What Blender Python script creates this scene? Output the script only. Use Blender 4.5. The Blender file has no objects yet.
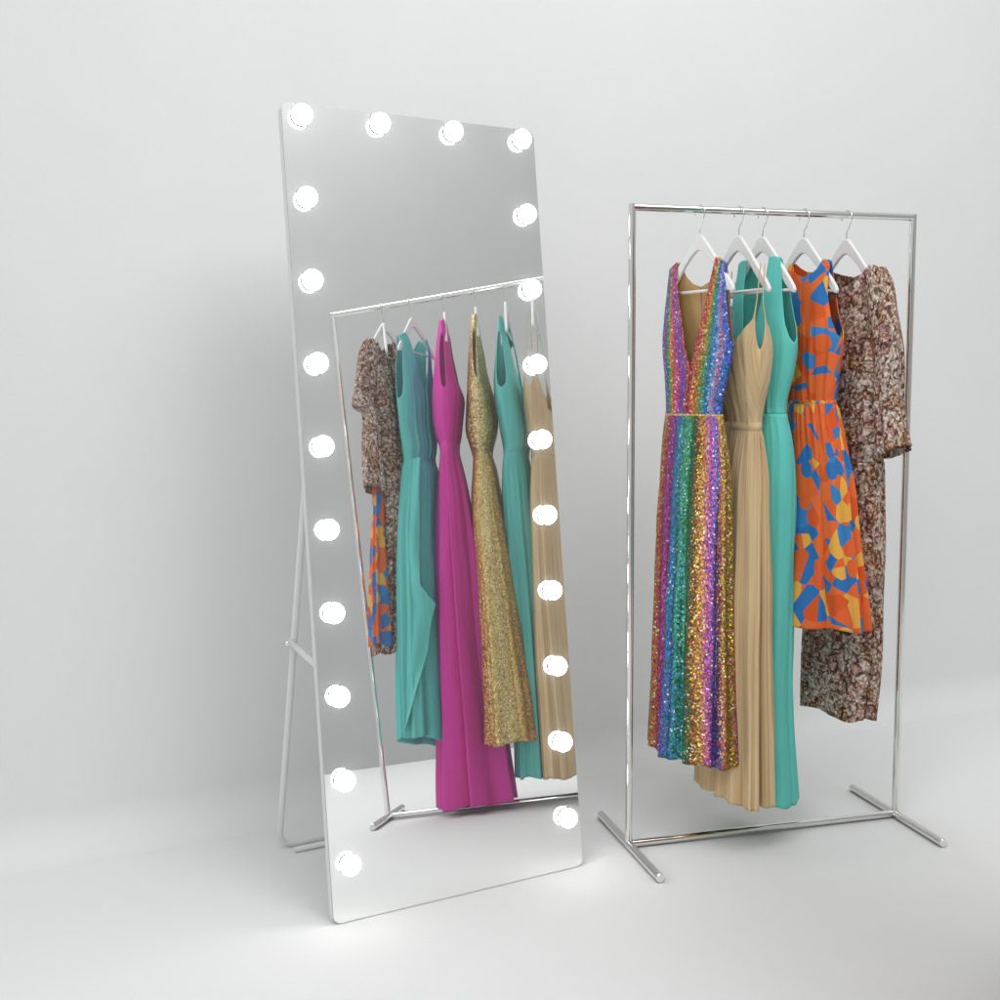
import bpy, bmesh, math, random
from mathutils import Vector, Matrix, noise
sin, cos, pi, sqrt = math.sin, math.cos, math.pi, math.sqrt
random.seed(7)
sc = bpy.context.scene
C = sc.collection
# ------------------------------------------------------------------ measured layout (metres)
RACK_A = dict(loc=(.3525, 3.0194, 0), yaw=.2560, W=.8447, H=1.75, foot=.2269, r=.0102)
RACK_B = dict(loc=(.9704, 1.5716, 0), yaw=1.1127, W=.988, H=2.0419, foot=.23, r=.0115)
MIR = dict(loc=(-.4054, 2.5762, 0), yaw=.4879, tilt=.1309, W=.7053, H=1.990)
# every garment: hook point on the rail, yaw of its hanger, rows (z, centre x, centre y, half width, half depth)
DRESS_DATA = {
  'rainbow': {'k': 0.1928, 'loc': [0.539, 3.0682, 1.75], 'rot': -0.9768, 'rows': [[-0.1378, -0.0071, -0.0, 0.1121, 0.008], [-0.1988, -0.008, 0.0, 0.1211, 0.016], [-0.2866, -0.0065, 0.0, 0.1321, 0.022], [-0.3589, -0.0052, 0.0, 0.1353, 0.027], [-0.4315, -0.0078, -0.0, 0.1241, 0.026], [-0.5072, -0.0152, -0.0, 0.1097, 0.026], [-0.5479, -0.0155, 0.0, 0.1088, 0.026], [-0.5887, -0.0129, 0.0, 0.1159, 0.03], [-0.7255, -0.0077, 0.0, 0.131, 0.05], [-0.947, -0.0088, 0.0, 0.1373, 0.06], [-1.1717, -0.009, 0.0, 0.1448, 0.065], [-1.3424, -0.0101, 0.0, 0.1521, 0.07], [-1.4977, -0.0116, 0.0, 0.1594, 0.075]], 'toward': [0.7193, -0.6947], 'across': [0.6947, 0.7193], 'hrot': -0.9768},
  'tan': {'k': 0.3069, 'loc': [0.6494, 3.0971, 1.75], 'rot': -1.3935, 'rows': [[-0.136, 0.0, 0.0223, 0.125, 0.016], [-0.2374, 0.0, 0.014, 0.13, 0.0264], [-0.2912, 0.0, 0.0106, 0.135, 0.0467], [-0.364, 0.0, 0.0075, 0.14, 0.0673], [-0.4536, 0.0, 0.0105, 0.135, 0.0516], [-0.552, -0.0, 0.0165, 0.11, 0.0299], [-0.5794, 0.0, 0.0169, 0.11, 0.03], [-0.7283, 0.0, 0.018, 0.13, 0.0585], [-0.9516, 0.0, 0.0145, 0.15, 0.0659], [-1.1782, 0.0, 0.0131, 0.16, 0.0721], [-1.466, 0.0, 0.0156, 0.17, 0.0786], [-1.606, 0.0, 0.0164, 0.175, 0.0834]], 'toward': [0.9272, -0.3746], 'across': [0.3746, 0.9272], 'hrot': -1.0794},
  'teal': {'k': 0.3783, 'loc': [0.7184, 3.1152, 1.75], 'rot': -1.0644, 'rows': [[-0.1337, -0.0084, 0.0, 0.0907, 0.01], [-0.2092, -0.0005, 0.0, 0.1085, 0.03], [-0.2768, 0.0013, 0.0, 0.1176, 0.04], [-0.3529, 0.0053, 0.0, 0.1251, 0.048], [-0.432, 0.0153, 0.0, 0.1048, 0.045], [-0.5088, 0.0194, 0.0, 0.0798, 0.038], [-0.5446, 0.0223, -0.0, 0.0743, 0.036], [-0.6191, 0.0263, 0.0, 0.0914, 0.042], [-0.7301, 0.0272, 0.0, 0.1031, 0.05], [-0.9548, 0.0189, -0.0, 0.1128, 0.055], [-1.1828, 0.0146, 0.0, 0.1179, 0.06], [-1.3559, 0.0149, 0.0, 0.1203, 0.065], [-1.6188, 0.0237, 0.0, 0.1366, 0.075]], 'toward': [0.7431, -0.6691], 'across': [0.6691, 0.7431], 'hrot': -1.0644},
  'orange': {'k': 0.5036, 'loc': [0.8397, 3.1469, 1.75], 'rot': -1.0636, 'rows': [[-0.1424, 0.0215, -0.0, 0.0873, 0.01], [-0.2077, 0.0274, 0.0, 0.0906, 0.03], [-0.276, 0.0371, 0.0, 0.0958, 0.038], [-0.3363, 0.0448, 0.0, 0.1027, 0.046], [-0.427, 0.0437, 0.0, 0.0923, 0.042], [-0.4988, 0.0412, 0.0, 0.0838, 0.036], [-0.5154, 0.0417, 0.0, 0.0838, 0.036], [-0.5932, 0.0547, 0.0, 0.0934, 0.045], [-0.7328, 0.0766, 0.0, 0.1079, 0.055], [-0.8453, 0.0879, 0.0, 0.1143, 0.06], [-0.9584, 0.0993, 0.0, 0.1251, 0.065], [-1.0437, 0.106, -0.0, 0.1315, 0.07], [-1.1209, 0.1124, 0.0, 0.1378, 0.075]], 'toward': [0.7193, -0.6947], 'across': [0.6947, 0.7193], 'hrot': -1.0636},
  'brown': {'k': 0.6347, 'loc': [0.9665, 3.1801, 1.75], 'rot': -1.0979, 'rows': [[-0.1449, 0.0089, -0.0, 0.1453, 0.01], [-0.1916, 0.0087, 0.0, 0.1484, 0.03], [-0.2604, 0.0092, 0.0, 0.1436, 0.042], [-0.3574, 0.0087, -0.0, 0.1372, 0.05], [-0.511, 0.0122, 0.0, 0.1358, 0.05], [-0.6802, 0.0132, 0.0, 0.139, 0.052], [-0.8512, 0.0162, 0.0, 0.1439, 0.055], [-1.082, 0.0183, 0.0, 0.1459, 0.058], [-1.2573, 0.0204, 0.0, 0.1416, 0.06], [-1.402, 0.0194, 0.0, 0.1304, 0.062]], 'sleeve': [[-0.1586, 0.1235, -0.0, 0.0215, 0.03], [-0.2353, 0.1378, -0.0, 0.0332, 0.035], [-0.3728, 0.1621, 0.0, 0.0355, 0.038], [-0.5112, 0.1714, 0.0, 0.0298, 0.038], [-0.5946, 0.1861, 0.0, 0.0334, 0.04], [-0.6476, 0.2025, 0.0, 0.0354, 0.042]], 'toward': [0.7193, -0.6947], 'across': [0.6947, 0.7193], 'hrot': -1.0979},
  'brown2': {'k': 0.2132, 'loc': [1.0647, 1.7629, 2.0419], 'rot': -3.1214, 'rows': [[-0.15, 0.0109, 0.013, 0.0863, 0.015], [-0.221, 0.0161, 0.0192, 0.0884, 0.04], [-0.3877, 0.023, 0.0274, 0.0785, 0.06], [-0.6348, 0.0333, 0.0397, 0.0774, 0.06], [-0.7981, 0.0362, 0.0432, 0.0514, 0.055], [-1.0379, 0.0532, 0.0634, 0.0504, 0.05], [-1.1956, 0.0654, 0.078, 0.0474, 0.05], [-1.4013, 0.0856, 0.1021, 0.0558, 0.05]], 'sleeve': [[-0.1573, 0.043, 0.0513, 0.0353, 0.03], [-0.2562, 0.0567, 0.0675, 0.0424, 0.035], [-0.3794, 0.0707, 0.0843, 0.0535, 0.04], [-0.4286, 0.0755, 0.09, 0.0491, 0.04], [-0.4479, 0.06, 0.0715, 0.0325, 0.035], [-0.5874, 0.0675, 0.0804, 0.0322, 0.035], [-0.7095, 0.0737, 0.0878, 0.0412, 0.035], [-0.7667, 0.0739, 0.0881, 0.0454, 0.035]], 'toward': [0.766, -0.6428], 'across': [-0.6428, -0.766], 'hrot': -3.1214},
  'orange2': {'k': 0.209, 'loc': [1.0628, 1.759, 2.0419], 'rot': 2.6373, 'rows': [[-0.2258, 0.009, 0.0513, 0.045, 0.0166], [-0.3008, 0.0102, 0.0576, 0.05, 0.0272], [-0.3839, 0.0111, 0.0628, 0.05, 0.0314], [-0.5488, 0.0132, 0.0751, 0.05, 0.0291], [-0.6304, 0.0145, 0.0822, 0.05, 0.0226], [-0.7931, 0.0163, 0.0924, 0.09, 0.0233], [-1.0332, 0.0203, 0.1152, 0.105, 0.0331], [-1.2306, 0.0235, 0.1333, 0.11, 0.0391], [-1.3676, 0.0255, 0.1447, 0.11, 0.0432]], 'toward': [0.9848, -0.1736], 'across': [-0.1736, -0.9848], 'hrot': 2.4628},
  'teal2': {'k': 0.3318, 'loc': [1.1171, 1.8692, 2.0419], 'rot': 3.0656, 'rows': [[-0.1497, 0.0051, 0.0078, 0.105, 0.0289], [-0.2003, 0.005, 0.0076, 0.108, 0.0371], [-0.3044, 0.0094, 0.0145, 0.12, 0.0423], [-0.4167, 0.0111, 0.017, 0.13, 0.0448], [-0.5319, 0.0151, 0.0233, 0.12, 0.0411], [-0.6137, 0.0182, 0.028, 0.1, 0.0439], [-0.6582, 0.0211, 0.0324, 0.095, 0.04], [-0.715, 0.0236, 0.0364, 0.1, 0.0552], [-0.8954, 0.0352, 0.0542, 0.12, 0.0608], [-1.0541, 0.0454, 0.0699, 0.125, 0.0635], [-1.2905, 0.0552, 0.0851, 0.13, 0.0694], [-1.5232, 0.066, 0.1016, 0.135, 0.0714], [-1.7608, 0.075, 0.1154, 0.14, 0.0734]], 'toward': [0.8387, -0.5446], 'across': [-0.5446, -0.8387], 'hrot': 3.0656, 'wrap': [[-0.663, -0.1012, -0.0336], [-0.7705, -0.1297, -0.0505], [-0.8904, -0.1475, -0.0627], [-1.0487, -0.1698, -0.0834], [-1.1591, -0.1825, -0.0925], [-1.2084, -0.1859, -0.0629], [-1.2415, -0.1876, -0.0392], [-1.2566, -0.1894, -0.0489], [-1.3256, -0.1975, -0.0729], [-1.4025, -0.2064, -0.09], [-1.4707, -0.2145, -0.1176], [-1.5534, -0.2223, -0.1547], [-1.636, -0.2301, -0.1877], [-1.7103, -0.2369, -0.2235]]},
  'magenta2': {'k': 0.4664, 'loc': [1.1766, 1.9899, 2.0419], 'rot': 2.5718, 'rows': [[-0.1215, 0.0006, 0.0116, 0.1, 0.012], [-0.172, 0.0007, 0.0126, 0.13, 0.0232], [-0.2631, 0.0011, 0.0216, 0.15, 0.0332], [-0.3666, 0.0015, 0.0281, 0.16, 0.0473], [-0.4414, 0.0014, 0.027, 0.165, 0.0614], [-0.5512, 0.0021, 0.0403, 0.15, 0.0532], [-0.6245, 0.0024, 0.0452, 0.13, 0.0372], [-0.6569, 0.0025, 0.0482, 0.13, 0.0361], [-0.835, 0.0029, 0.0548, 0.12, 0.0609], [-1.0746, 0.0035, 0.0662, 0.12, 0.0782], [-1.3109, 0.0041, 0.0775, 0.12, 0.0913], [-1.6214, 0.0046, 0.0883, 0.125, 0.1098], [-2.0125, 0.0055, 0.104, 0.13, 0.1333]], 'toward': [0.9986, -0.0523], 'across': [-0.0523, -0.9986], 'hrot': 2.5718},
  'gold2': {'k': 0.5957, 'loc': [1.2338, 2.1059, 2.0419], 'rot': 2.5658, 'rows': [[-0.123, 0.0001, 0.0082, 0.1, 0.0129], [-0.1767, 0.0003, 0.0149, 0.13, 0.0209], [-0.2842, 0.0004, 0.0233, 0.15, 0.0319], [-0.3874, 0.0005, 0.0281, 0.16, 0.0437], [-0.4903, 0.0005, 0.0309, 0.165, 0.0575], [-0.5716, 0.0006, 0.0371, 0.15, 0.0614], [-0.6361, 0.0008, 0.0442, 0.14, 0.0464], [-0.6766, 0.0008, 0.0462, 0.13, 0.0395], [-0.7335, 0.0008, 0.0464, 0.14, 0.0463], [-0.8538, 0.001, 0.0545, 0.15, 0.0589], [-1.0936, 0.001, 0.057, 0.165, 0.0741], [-1.33, 0.001, 0.0595, 0.17, 0.0853], [-1.6398, 0.0012, 0.0659, 0.175, 0.1018], [-1.7925, 0.0012, 0.0701, 0.18, 0.109]], 'toward': [0.9998, -0.0175], 'across': [-0.0175, -0.9998], 'hrot': 2.5832},
  'teal3': {'k': 0.7199, 'loc': [1.2888, 2.2173, 2.0419], 'rot': 2.7508, 'rows': [[-0.1473, 0.0029, 0.0166, 0.1, 0.0057], [-0.2056, 0.0032, 0.018, 0.13, 0.0167], [-0.3048, 0.004, 0.0226, 0.15, 0.0305], [-0.3868, 0.0049, 0.028, 0.16, 0.0429], [-0.469, 0.0052, 0.0295, 0.165, 0.0505], [-0.5921, 0.0048, 0.0274, 0.15, 0.0494], [-0.6569, 0.0052, 0.0297, 0.13, 0.0444], [-0.6926, 0.0064, 0.0363, 0.13, 0.0421], [-0.7922, 0.0083, 0.047, 0.12, 0.0537], [-1.1088, 0.0123, 0.07, 0.1, 0.0648], [-1.3433, 0.0142, 0.0808, 0.1, 0.0643], [-1.6502, 0.0178, 0.1012, 0.1, 0.0637], [-1.9328, 0.0213, 0.1207, 0.1, 0.0651]], 'toward': [0.9848, -0.1736], 'across': [-0.1736, -0.9848], 'hrot': 2.6635},
  'tan2': {'k': 0.831, 'loc': [1.3379, 2.3169, 2.0419], 'rot': 2.776, 'rows': [[-0.143, 0.0008, 0.0045, 0.11, 0.0073], [-0.2617, 0.0032, 0.018, 0.12, 0.0186], [-0.3434, 0.0043, 0.0246, 0.13, 0.0279], [-0.4168, 0.0053, 0.0302, 0.15, 0.0353], [-0.4861, 0.0059, 0.0333, 0.155, 0.0419], [-0.6082, 0.0062, 0.0354, 0.14, 0.0456], [-0.6889, 0.0067, 0.0381, 0.12, 0.0383], [-0.7209, 0.0071, 0.0403, 0.12, 0.0405], [-0.8878, 0.0096, 0.0544, 0.15, 0.0509], [-1.2797, 0.0142, 0.0807, 0.18, 0.0585], [-1.6639, 0.0174, 0.0989, 0.2, 0.0667], [-1.9351, 0.0198, 0.1122, 0.21, 0.0695]], 'toward': [0.9848, -0.1736], 'across': [-0.1736, -0.9848], 'hrot': 2.7061},
}

# ------------------------------------------------------------------ helpers
def link(o, parent=None):
    C.objects.link(o)
    if parent: o.parent = parent
    return o
def tag(o, label=None, cat=None, group=None, kind=None):
    if label: o['label'] = label
    if cat: o['category'] = cat
    if group: o['group'] = group
    if kind: o['kind'] = kind
    return o
def empty(name, loc, rz, label, cat, group=None):
    o = bpy.data.objects.new(name, None); o.empty_display_size = .05
    o.location = loc; o.rotation_euler = (0, 0, rz)
    link(o); return tag(o, label, cat, group)
def obj(name, bm, mats, parent=None, smooth=True):
    me = bpy.data.meshes.new(name); bm.normal_update(); bm.to_mesh(me); bm.free()
    if not isinstance(mats, (list, tuple)): mats = [mats]
    for m in mats: me.materials.append(m)
    if smooth:
        for p in me.polygons: p.use_smooth = True
    return link(bpy.data.objects.new(name, me), parent)
def sharp(o, ang=35):
    o.data.set_sharp_from_angle(angle=math.radians(ang))
def frames(pts):
    T = []
    for i in range(len(pts)):
        a = pts[max(i-1, 0)]; b = pts[min(i+1, len(pts)-1)]
        T.append((b-a).normalized())
    ref = Vector((0, 0, 1))
    if abs(T[0].dot(ref)) > .95: ref = Vector((1, 0, 0))
    n = (ref - T[0]*ref.dot(T[0])).normalized(); N = [n]
    for i in range(1, len(pts)):
        n = (n - T[i]*n.dot(T[i])).normalized(); N.append(n)
    return T, N
def tube(bm, pts, r, seg=16, cap=True, bev=0):
    pts = [Vector(p) for p in pts]
    T, N = frames(pts); rings = []
    rr = r if callable(r) else (lambda i: r)
    def ring(p, t, n, rad):
        b = t.cross(n)
        return [bm.verts.new(p + n*(rad*cos(2*pi*k/seg)) + b*(rad*sin(2*pi*k/seg))) for k in range(seg)]
    if bev and cap: rings.append(ring(pts[0], T[0], N[0], rr(0)-bev))
    for i, p in enumerate(pts):
        q = p
        if bev and i == 0: q = p + T[0]*bev
        if bev and i == len(pts)-1: q = p - T[-1]*bev
        rings.append(ring(q, T[i], N[i], rr(i)))
    if bev and cap: rings.append(ring(pts[-1], T[-1], N[-1], rr(len(pts)-1)-bev))
    for a, b in zip(rings, rings[1:]):
        for k in range(seg):
            bm.faces.new((a[k], a[(k+1) % seg], b[(k+1) % seg], b[k]))
    if cap:
        bm.faces.new(rings[0][::-1]); bm.faces.new(rings[-1])
def arc_path(pts, rad, n=8):
    """polyline with rounded corners"""
    pts = [Vector(p) for p in pts]; out = [pts[0]]
    for i in range(1, len(pts)-1):
        a = (pts[i-1]-pts[i]).normalized(); b = (pts[i+1]-pts[i]).normalized()
        for k in range(n+1):
            t = k/n
            p = pts[i] + a*rad*(1-t)**2 + b*rad*t**2
            out.append(p)
    out.append(pts[-1]); return out
def prism(bm, poly, y0, y1):
    a = [bm.verts.new((x, y0, z)) for x, z in poly]; b = [bm.verts.new((x, y1, z)) for x, z in poly]
    n = len(poly)
    bm.faces.new(a); bm.faces.new(b[::-1])
    for k in range(n): bm.faces.new((a[(k+1) % n], a[k], b[k], b[(k+1) % n]))
def lerp(a, b, t): return a+(b-a)*t
def piece(pts, v):
    if v <= pts[0][0]: return pts[0][1]
    for (a, p), (b, q) in zip(pts, pts[1:]):
        if v <= b: return lerp(p, q, (v-a)/(b-a))
    return pts[-1][1]
def smooth(a, b, x):
    t = min(1, max(0, (x-a)/(b-a))); return t*t*(3-2*t)
def rows_at(rows, z):
    """rows go from top to bottom; Catmull-Rom over them"""
    n = len(rows)
    if z >= rows[0][0]: return rows[0][1:]
    if z <= rows[-1][0]: return rows[-1][1:]
    for i in range(n-1):
        if rows[i+1][0] <= z <= rows[i][0]: break
    z0, z1 = rows[i][0], rows[i+1][0]; t = (z0-z)/(z0-z1)
    res = []
    for c in range(1, 5):
        p1, p2 = rows[i][c], rows[i+1][c]
        h = z0-z1
        m1 = (p2-rows[i-1][c])/(rows[i-1][0]-z1)*h if i > 0 else (p2-p1)
        m2 = (rows[i+2][c]-p1)/(z0-rows[i+2][0])*h if i+2 < n else (p2-p1)
        t2, t3 = t*t, t*t*t
        v = (2*t3-3*t2+1)*p1+(t3-2*t2+t)*m1+(-2*t3+3*t2)*p2+(t3-t2)*m2
        if c >= 3: v = max(v, .004)
        res.append(v)
    return res
# ------------------------------------------------------------------ materials
def mat(name):
    m = bpy.data.materials.new(name); m.use_nodes = True
    nt = m.node_tree; b = nt.nodes['Principled BSDF']
    return m, nt, b
def N(nt, t, **kw):
    n = nt.nodes.new(t)
    for k, v in kw.items(): setattr(n, k, v)
    return n
def setin(n, **kw):
    for k, v in kw.items(): n.inputs[k.replace('_', ' ')].default_value = v
def ramp(nt, stops, interp='LINEAR'):
    r = N(nt, 'ShaderNodeValToRGB'); cr = r.color_ramp; cr.interpolation = interp
    while len(cr.elements) > 1: cr.elements.remove(cr.elements[-1])
    cr.elements[0].position = stops[0][0]; cr.elements[0].color = (*stops[0][1], 1)
    for p, c in stops[1:]:
        e = cr.elements.new(p); e.color = (*c, 1)
    return r
def hexc(h):
    v = [int(h[i:i+2], 16)/255 for i in (0, 2, 4)]
    return tuple(x/12.92 if x <= .04045 else ((x+.055)/1.055)**2.4 for x in v)
def plaster(name, col, bump=.02, var=.03, rough=.6):
    m, nt, b = mat(name)
    tc = N(nt, 'ShaderNodeTexCoord')
    n1 = N(nt, 'ShaderNodeTexNoise'); setin(n1, Scale=1.3, Detail=6.0, Roughness=.6)
    n2 = N(nt, 'ShaderNodeTexNoise'); setin(n2, Scale=90.0, Detail=5.0, Roughness=.6)
    n3 = N(nt, 'ShaderNodeTexNoise'); setin(n3, Scale=14.0, Detail=8.0, Roughness=.7)
    for n in (n1, n2, n3): nt.links.new(tc.outputs['Object'], n.inputs['Vector'])
    r = ramp(nt, [(.3, tuple(c*(1-var) for c in col)), (.7, col)])
    nt.links.new(n1.outputs['Fac'], r.inputs['Fac'])
    # faint scuffs
    sp = ramp(nt, [(.70, (1, 1, 1)), (.80, (.93, .93, .925))])
    nt.links.new(n3.outputs['Fac'], sp.inputs['Fac'])
    mx = N(nt, 'ShaderNodeMix', data_type='RGBA', blend_type='MULTIPLY'); mx.inputs[0].default_value = 1
    nt.links.new(r.outputs[0], mx.inputs[6]); nt.links.new(sp.outputs[0], mx.inputs[7])
    nt.links.new(mx.outputs[2], b.inputs['Base Color'])
    b.inputs['Roughness'].default_value = rough; b.inputs['Specular IOR Level'].default_value = .3
    ad = N(nt, 'ShaderNodeMath', operation='ADD'); nt.links.new(n2.outputs['Fac'], ad.inputs[0]); nt.links.new(n3.outputs['Fac'], ad.inputs[1])
    bp = N(nt, 'ShaderNodeBump'); setin(bp, Strength=bump*6, Distance=.003)
    nt.links.new(ad.outputs[0], bp.inputs['Height']); nt.links.new(bp.outputs[0], b.inputs['Normal'])
    return m
def simple(name, col, rough=.4, metal=0, spec=.5):
    m, nt, b = mat(name)
    b.inputs['Base Color'].default_value = (*col, 1); b.inputs['Roughness'].default_value = rough
    b.inputs['Metallic'].default_value = metal; b.inputs['Specular IOR Level'].default_value = spec
    return m
def cloth(name, col, weave=900, sheen=.07, rough=.75, var=.06, grain=0.0, col2=None, fine=55.0, ys=.04):
    m, nt, b = mat(name)
    tc = N(nt, 'ShaderNodeUVMap', uv_map='cloth')
    mp = N(nt, 'ShaderNodeMapping'); mp.inputs['Scale'].default_value = (1, ys, 1)
    nt.links.new(tc.outputs[0], mp.inputs[0])
    n1 = N(nt, 'ShaderNodeTexNoise'); setin(n1, Scale=fine, Detail=5.0, Roughness=.6)
    nt.links.new(mp.outputs[0], n1.inputs['Vector'])
    c2 = col2 or tuple(c*(1-var*2) for c in col)
    r = ramp(nt, [(.35, c2), (.65, col)]); nt.links.new(n1.outputs['Fac'], r.inputs['Fac'])
    nt.links.new(r.outputs[0], b.inputs['Base Color'])
    b.inputs['Roughness'].default_value = rough
    b.inputs['Sheen Weight'].default_value = sheen; b.inputs['Sheen Roughness'].default_value = .4
    b.inputs['Specular IOR Level'].default_value = .25
    n2 = N(nt, 'ShaderNodeTexNoise'); setin(n2, Scale=float(weave), Detail=2.0)
    nt.links.new(tc.outputs[0], n2.inputs['Vector'])
    ad = N(nt, 'ShaderNodeMath', operation='MULTIPLY_ADD'); ad.inputs[1].default_value = grain; 
    nt.links.new(n1.outputs['Fac'], ad.inputs[0]); nt.links.new(n2.outputs['Fac'], ad.inputs[2])
    bp = N(nt, 'ShaderNodeBump'); setin(bp, Strength=.35, Distance=.0012)
    nt.links.new(ad.outputs[0], bp.inputs['Height']); nt.links.new(bp.outputs[0], b.inputs['Normal'])
    return m
def sequins(name, stops, scale=210, jitter=.35, slant=0.0, metal=.75, rough=.28, wob=.05, shift=False):
    """coloured stripes cut into tiny discs, each tilted its own way"""
    if shift: stops = [(0, stops[0][1])]+[(.2+.8*p, c) for p, c in stops]
    m, nt, b = mat(name)
    uv = N(nt, 'ShaderNodeUVMap', uv_map='cloth'); us = N(nt, 'ShaderNodeUVMap', uv_map='stripe')
    vo = N(nt, 'ShaderNodeTexVoronoi', feature='F1', voronoi_dimensions='2D'); setin(vo, Scale=float(scale), Randomness=.8)
    nt.links.new(uv.outputs[0], vo.inputs['Vector'])
    ns = N(nt, 'ShaderNodeTexNoise'); setin(ns, Scale=2.2, Detail=3.0)
    nt.links.new(uv.outputs[0], ns.inputs['Vector'])
    sx = N(nt, 'ShaderNodeSeparateXYZ'); nt.links.new(us.outputs[0], sx.inputs[0])
    # stripe coordinate + slow wobble + slant + per-disc jitter
    a = N(nt, 'ShaderNodeMath', operation='MULTIPLY_ADD'); a.inputs[1].default_value = slant
    nt.links.new(sx.outputs['Y'], a.inputs[0]); nt.links.new(sx.outputs['X'], a.inputs[2])
    w = N(nt, 'ShaderNodeMath', operation='MULTIPLY_ADD'); w.inputs[1].default_value = wob
    nt.links.new(ns.outputs['Fac'], w.inputs[0]); nt.links.new(a.outputs[0], w.inputs[2])
    sc_ = N(nt, 'ShaderNodeSeparateColor'); nt.links.new(vo.outputs['Color'], sc_.inputs[0])
    j = N(nt, 'ShaderNodeMath', operation='MULTIPLY_ADD'); j.inputs[1].default_value = jitter*.06
    nt.links.new(sc_.outputs[0], j.inputs[0]); nt.links.new(w.outputs[0], j.inputs[2])
    fr = N(nt, 'ShaderNodeMath', operation='FRACT'); nt.links.new(j.outputs[0], fr.inputs[0])
    r = ramp(nt, stops); nt.links.new(fr.outputs[0], r.inputs['Fac'])
    # value jitter per disc
    hv = N(nt, 'ShaderNodeHueSaturation'); hv.inputs['Saturation'].default_value = .9
    mr = N(nt, 'ShaderNodeMapRange'); setin(mr, To_Min=.45, To_Max=1.45); nt.links.new(sc_.outputs[1], mr.inputs[0])
    nt.links.new(mr.outputs[0], hv.inputs['Value'])
    mh = N(nt, 'ShaderNodeMapRange'); setin(mh, To_Min=.5-.055*jitter, To_Max=.5+.055*jitter); nt.links.new(sc_.outputs[2], mh.inputs[0])
    nt.links.new(mh.outputs[0], hv.inputs['Hue']); nt.links.new(r.outputs[0], hv.inputs['Color'])
    # rare pale discs: white sparkle put into the colour
    gt = N(nt, 'ShaderNodeMath', operation='GREATER_THAN'); gt.inputs[1].default_value = .965
    nt.links.new(sc_.outputs[2], gt.inputs[0])
    gm = N(nt, 'ShaderNodeMath', operation='MULTIPLY'); gm.inputs[1].default_value = .6; nt.links.new(gt.outputs[0], gm.inputs[0])
    mx = N(nt, 'ShaderNodeMix', data_type='RGBA'); nt.links.new(gm.outputs[0], mx.inputs[0])
    nt.links.new(hv.outputs[0], mx.inputs[6]); mx.inputs[7].default_value = (.85, .85, .8, 1)
    nt.links.new(mx.outputs[2], b.inputs['Base Color'])
    b.inputs['Metallic'].default_value = metal; b.inputs['Roughness'].default_value = rough
    ge = N(nt, 'ShaderNodeNewGeometry')
    vs = N(nt, 'ShaderNodeVectorMath', operation='SUBTRACT'); vs.inputs[1].default_value = (.5, .5, .5)
    nt.links.new(vo.outputs['Color'], vs.inputs[0])
    vm = N(nt, 'ShaderNodeVectorMath', operation='SCALE'); vm.inputs['Scale'].default_value = 1.1
    nt.links.new(vs.outputs[0], vm.inputs[0])
    va = N(nt, 'ShaderNodeVectorMath', operation='ADD'); nt.links.new(vm.outputs[0], va.inputs[0]); nt.links.new(ge.outputs['Normal'], va.inputs[1])
    vn = N(nt, 'ShaderNodeVectorMath', operation='NORMALIZE'); nt.links.new(va.outputs[0], vn.inputs[0])
    bp = N(nt, 'ShaderNodeBump', invert=True); setin(bp, Strength=.6, Distance=.0015)
    nt.links.new(vo.outputs['Distance'], bp.inputs['Height']); nt.links.new(vn.outputs[0], bp.inputs['Normal'])
    nt.links.new(bp.outputs[0], b.inputs['Normal'])
    return m
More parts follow.
